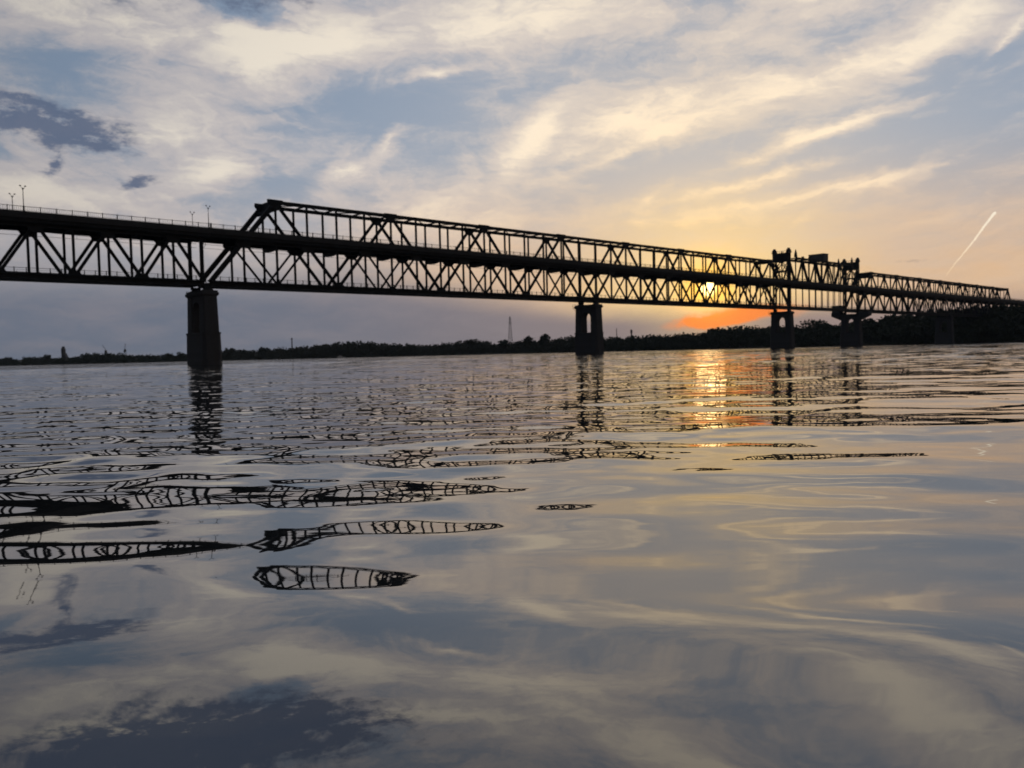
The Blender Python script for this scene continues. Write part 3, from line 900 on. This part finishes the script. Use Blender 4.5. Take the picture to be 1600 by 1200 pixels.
# ------------------------------------------------------------------ street lamps on the bridge
def bridge_pt(x, y, z):
    c, s = math.cos(BR_ANG), math.sin(BR_ANG)
    return Vector((BR_X + c * x - s * y, BR_Y + s * x + c * y, z))
def cyl(m, a, b, r0, r1, k=8):
    a = Vector(a); b = Vector(b); d = (b - a).normalized(); s = d.orthogonal().normalized(); u = d.cross(s)
    ring = lambda c, r: [c + (s * math.cos(i * 6.2832 / k) + u * math.sin(i * 6.2832 / k)) * r for i in range(k)]
    m.prism(ring(a, r0), ring(b, r1))
def make_lamp():
    root = empty('street_lamp')
    m = MB(); cyl(m, (0, 0, 0), (0, 0, 1.5), .26, .22); cyl(m, (0, 0, 1.501), (0, 0, 1.7), .30, .16); m.build('base', METAL, root)
    m = MB(); cyl(m, (0, 0, 1.701), (0, 0, 6.2), .12, .08); m.build('pole', METAL, root)
    for s in (-1, 1):
        m = MB(); cyl(m, (0, 0, 5.9), (s * .3, 0, 6.45), .06, .05, 6); cyl(m, (s * .3, 0, 6.45), (s * .55, 0, 6.95), .05, .045, 6)
        arm = m.build('arm', METAL, root)
        m = MB(); m.prism(ring8(s * .62, 0, 6.90, .26, .18, .08), ring8(s * .62, 0, 7.15, .16, .10, .05))
        m.build('lamp_head', METAL, arm)
    m = MB(); cyl(m, (0, 0, 6.2), (0, 0, 6.55), .2, .06); m.build('finial', METAL, root)
    return root
def copy_tree(o, parent=None):
    c = o.copy(); COL.objects.link(c); c.parent = parent
    for ch in list(o.children): copy_tree(ch, c)
    return c
proto = None
for x, y, lab in ((-0.4, -5.75, 'two-armed lamp post above the nearest pier, on the near kerb'),
                  (-0.2, 5.75, 'two-armed lamp post above the nearest pier, on the far kerb'),
                  (-44.1, -5.75, 'taller-looking two-armed lamp post near the left edge, on the near kerb of the bridge'),
                  (-44.0, 5.75, 'shorter-looking two-armed lamp post at the left edge, on the far kerb of the bridge')):
    if proto is None: proto = o = make_lamp()
    else: o = copy_tree(proto)
    o.scale = (0.87,) * 3
    o.location = bridge_pt(x, y, ZD1 + .002); o.rotation_euler = (0, 0, BR_ANG + R(4))
    tag(o, lab, 'street lamp', 'lamp posts on the bridge roadway')

# ------------------------------------------------------------------ things on the far bank
def lattice(root, h, w0, w1, n, t, mat, name='lattice_mast'):
    m = MB()
    for sx in (-1, 1):
        for sy in (-1, 1):
            m.bar((sx * w0 / 2, sy * w0 / 2, 0), (sx * w1 / 2, sy * w1 / 2, h), t, t)
    for i in range(n):
        za, zb = h * i / n, h * (i + 1) / n
        wa = w0 + (w1 - w0) * i / n; wb = w0 + (w1 - w0) * (i + 1) / n
        for sx, sy in ((1, 0), (-1, 0), (0, 1), (0, -1)):
            A = lambda u, w, z: (u * w / 2, sy * w / 2, z) if sy else (sx * w / 2, u * w / 2, z)
            m.bar(A(-1, wa, za), A(1, wb, zb), t * .6, t * .6); m.bar(A(1, wa, za), A(-1, wb, zb), t * .6, t * .6)
            m.bar(A(-1, wb, zb), A(1, wb, zb), t * .6, t * .6)
    return m.build(name, mat, root)
def bank_thing(name, px, s, label, cat):
    Y = lerp_table(SHORE, px) + s
    z = ground_z(px, s)
    o = empty(name, at(px, Y, z)); tag(o, label, cat)
    return o, Y, z
o, Y, z = bank_thing('power_pylon', 798, 900, 'tall slender lattice pylon rising behind the far trees', 'pylon')
h = height_at(798, 495, Y) - z
lattice(o, h, 13, 2.2, 12, .8, METAL)
m = MB()
for zz, L in ((h * .92, 3.2), (h * .82, 4.5)):
    m.bar((-L, 0, zz), (L, 0, zz), .6, .6); m.bar((-L, 0, zz), (0, 0, zz + 2), .4, .4); m.bar((L, 0, zz), (0, 0, zz + 2), .4, .4)
m.build('cross_arm', METAL, o)
o, Y, z = bank_thing('radio_mast', 457, 160, 'short thin mast above the far trees right of the nearest pier', 'mast')
h = height_at(457, 528, Y) - z
lattice(o, h, 2.2, .7, 8, .4, METAL); m = MB(); m.box(-1.1, 1.1, -1.1, 1.1, h * .9, h * .97); m.build('aerial', METAL, o)
o, Y, z = bank_thing('radio_mast', 987, 130, 'thick-headed mast on the far bank right of the twin-shaft pier', 'mast')
h = height_at(987, 515, Y) - z
lattice(o, h, 2.0, 1.0, 8, .4, METAL); m = MB(); m.box(-1.2, 1.2, -1.2, 1.2, h * .80, h * .96); m.build('aerial', METAL, o)
o, Y, z = bank_thing('radio_mast', 964, 200, 'faint thin mast on the far bank close to the twin-shaft pier', 'mast')
h = height_at(964, 513, Y) - z
lattice(o, h, 2, .4, 9, .25, METAL)
o, Y, z = bank_thing('silo_tower', 100, 120, 'slim grey tower with a stepped foot on the far left bank', 'tower')
h = height_at(100, 541.5, Y) - z
m = MB(); m.box(-2.6, 2.6, -2.6, 2.6, 0, h * .88); m.build('shaft', WALLGREY, o)
m = MB(); m.box(-1.7, 1.7, -1.7, 1.7, h * .88 + .002, h); m.build('head_house', WALLGREY, o)
m = MB(); m.prism([(-5, -4, 0), (9, -4, 0), (9, 4, 0), (-5, 4, 0)], [(2.61, -4, h * .58), (3.4, -4, h * .58), (3.4, 4, h * .58), (2.61, 4, h * .58)]); m.build('elevator_shed', WALLGREY, o)
for px, py, lab, lean in ((166, 539, 'harbour crane with a leaning jib on the far left bank, the left one of two', -1), (196, 537, 'harbour crane with an upright jib on the far left bank, nearer the stone pier', .25), ):
    o, Y, z = bank_thing('harbour_crane', px, 110, lab, 'crane'); o['group'] = 'harbour cranes on the far bank'
    h = height_at(px, py, Y) - z
    m = MB()
    for sx in (-1, 1):
        for sy in (-1, 1): m.bar((sx * 2.4, sy * 2.4, 0), (sx * 1.0, sy * 1.0, h * .55), .45, .45)
    m.box(-2, 2, -2, 2, h * .55, h * .57); m.build('portal', METAL, o)
    m = MB(); m.box(-1.2, 1.6, -1.2, 1.2, h * .572, h * .68); m.build('cab', METAL, o)
    m = MB(); m.bar((0, -.4, h * .69), (lean * 5, -.4, h), .35, .35); m.bar((0, .4, h * .69), (lean * 5, .4, h), .35, .35)
    for q in (.25, .5, .75): m.bar((lean * 5 * q, -.4, h * (.69 + .31 * q)), (lean * 5 * q, .4, h * (.69 + .31 * q)), .4, .4)
    m.build('jib', METAL, o)
Yb = lerp_table(SHORE, 532) - 22
o = empty('moored_boat', at(532, Yb, 0), R(12)); tag(o, 'small white boat moored against the dark far bank', 'boat')
m = MB()
m.prism([(-4.6, -1.2, -.4), (3.6, -1.2, -.4), (5.6, 0, -.4), (3.6, 1.2, -.4), (-4.6, 1.2, -.4)], [(-5, -1.6, 1.2), (4, -1.6, 1.2), (6.6, 0, 1.5), (4, 1.6, 1.2), (-5, 1.6, 1.2)])
m.build('hull', WHITE, o)
m = MB(); m.box(-3, 2, -1.1, 1.1, 1.25, 3.1); m.build('wheelhouse', WHITE, o)
m = MB(); m.box(-2.6, 1.7, -1.13, -1.102, 2.1, 2.8); m.box(-2.6, 1.7, 1.102, 1.13, 2.1, 2.8); m.build('window', GLASSD, o)

# ------------------------------------------------------------------ vapour trail high in the sky
def build_trail():
    A, B = ray(1478, 431), ray(1556, 331)
    n, k = 60, 8
    v, f = [], []
    rg = np.random.default_rng(9)
    dist = 26000.0
    for i in range(n + 1):
        t = i / n
        c = (A * (1 - t) + B * t).normalized() * (dist * (1.12 - 0.12 * t))
        d = (B - A).normalized(); s = d.cross(c.normalized()).normalized(); u = d.cross(s)
        c = c + s * (10 * math.sin(t * 9) + rg.uniform(-6, 6))
        rad = (13 + 23 * t ** 0.8) * (1 + 0.22 * rg.uniform(-1, 1))
        if i in (0, n): rad *= 0.35
        for j in range(k):
            a = j * 6.2832 / k
            v.append(tuple(c + (s * math.cos(a) + u * math.sin(a)) * rad))
    for i in range(n):
        for j in range(k):
            f.append((i * k + j, i * k + (j + 1) % k, (i + 1) * k + (j + 1) % k, (i + 1) * k + j))
    f.append(tuple(range(k))[::-1]); f.append(tuple(n * k + j for j in range(k)))
    me = bpy.data.meshes.new('vapour_trail'); me.from_pydata(v, [], f); me.update()
    for pl in me.polygons: pl.use_smooth = True
    mt = bpy.data.materials.new('glowing_vapour'); mt.use_nodes = True
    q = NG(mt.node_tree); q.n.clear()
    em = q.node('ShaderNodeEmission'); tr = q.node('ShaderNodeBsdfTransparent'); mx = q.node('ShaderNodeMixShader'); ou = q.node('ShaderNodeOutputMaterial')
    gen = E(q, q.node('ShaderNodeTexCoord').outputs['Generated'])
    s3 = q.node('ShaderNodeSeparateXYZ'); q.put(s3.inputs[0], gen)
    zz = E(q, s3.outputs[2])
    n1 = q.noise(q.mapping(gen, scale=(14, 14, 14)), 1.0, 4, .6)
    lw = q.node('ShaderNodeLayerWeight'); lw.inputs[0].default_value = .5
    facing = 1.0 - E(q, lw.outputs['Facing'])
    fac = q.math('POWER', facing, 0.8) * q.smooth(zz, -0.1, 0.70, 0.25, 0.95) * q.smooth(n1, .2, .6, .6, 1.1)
    q.put(em.inputs[0], q.mixc(zz, (1.0, .74, .45), (1.0, .90, .72))); em.inputs[1].default_value = 1.0  # emission stands in for sunlight on the trail, warmer towards its low end
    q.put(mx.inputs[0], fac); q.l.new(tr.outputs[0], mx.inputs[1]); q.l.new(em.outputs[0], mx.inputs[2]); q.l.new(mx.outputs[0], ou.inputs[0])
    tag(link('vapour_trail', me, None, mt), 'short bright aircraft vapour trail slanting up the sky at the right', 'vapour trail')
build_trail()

# ------------------------------------------------------------------ evening haze over the water
HAZE = 0.00004
def build_haze():
    m = MB(); m.box(-3600, 3600, -3600, 3600, -6.0, 62.0)
    me = m.mesh('haze'); o = link('haze', me)
    mt = bpy.data.materials.new('thin_haze'); mt.use_nodes = True
    q = NG(mt.node_tree); q.n.clear()
    pv = q.node('ShaderNodeVolumePrincipled'); ou = q.node('ShaderNodeOutputMaterial')
    pv.inputs['Color'].default_value = (0.62, 0.80, 1.0, 1); pv.inputs['Density'].default_value = HAZE
    pv.inputs['Anisotropy'].default_value = 0.2
    q.l.new(pv.outputs[0], ou.inputs['Volume'])
    me.materials.append(mt)
    tag(o, 'thin blue evening haze over the river', None, None, 'stuff')
build_haze()
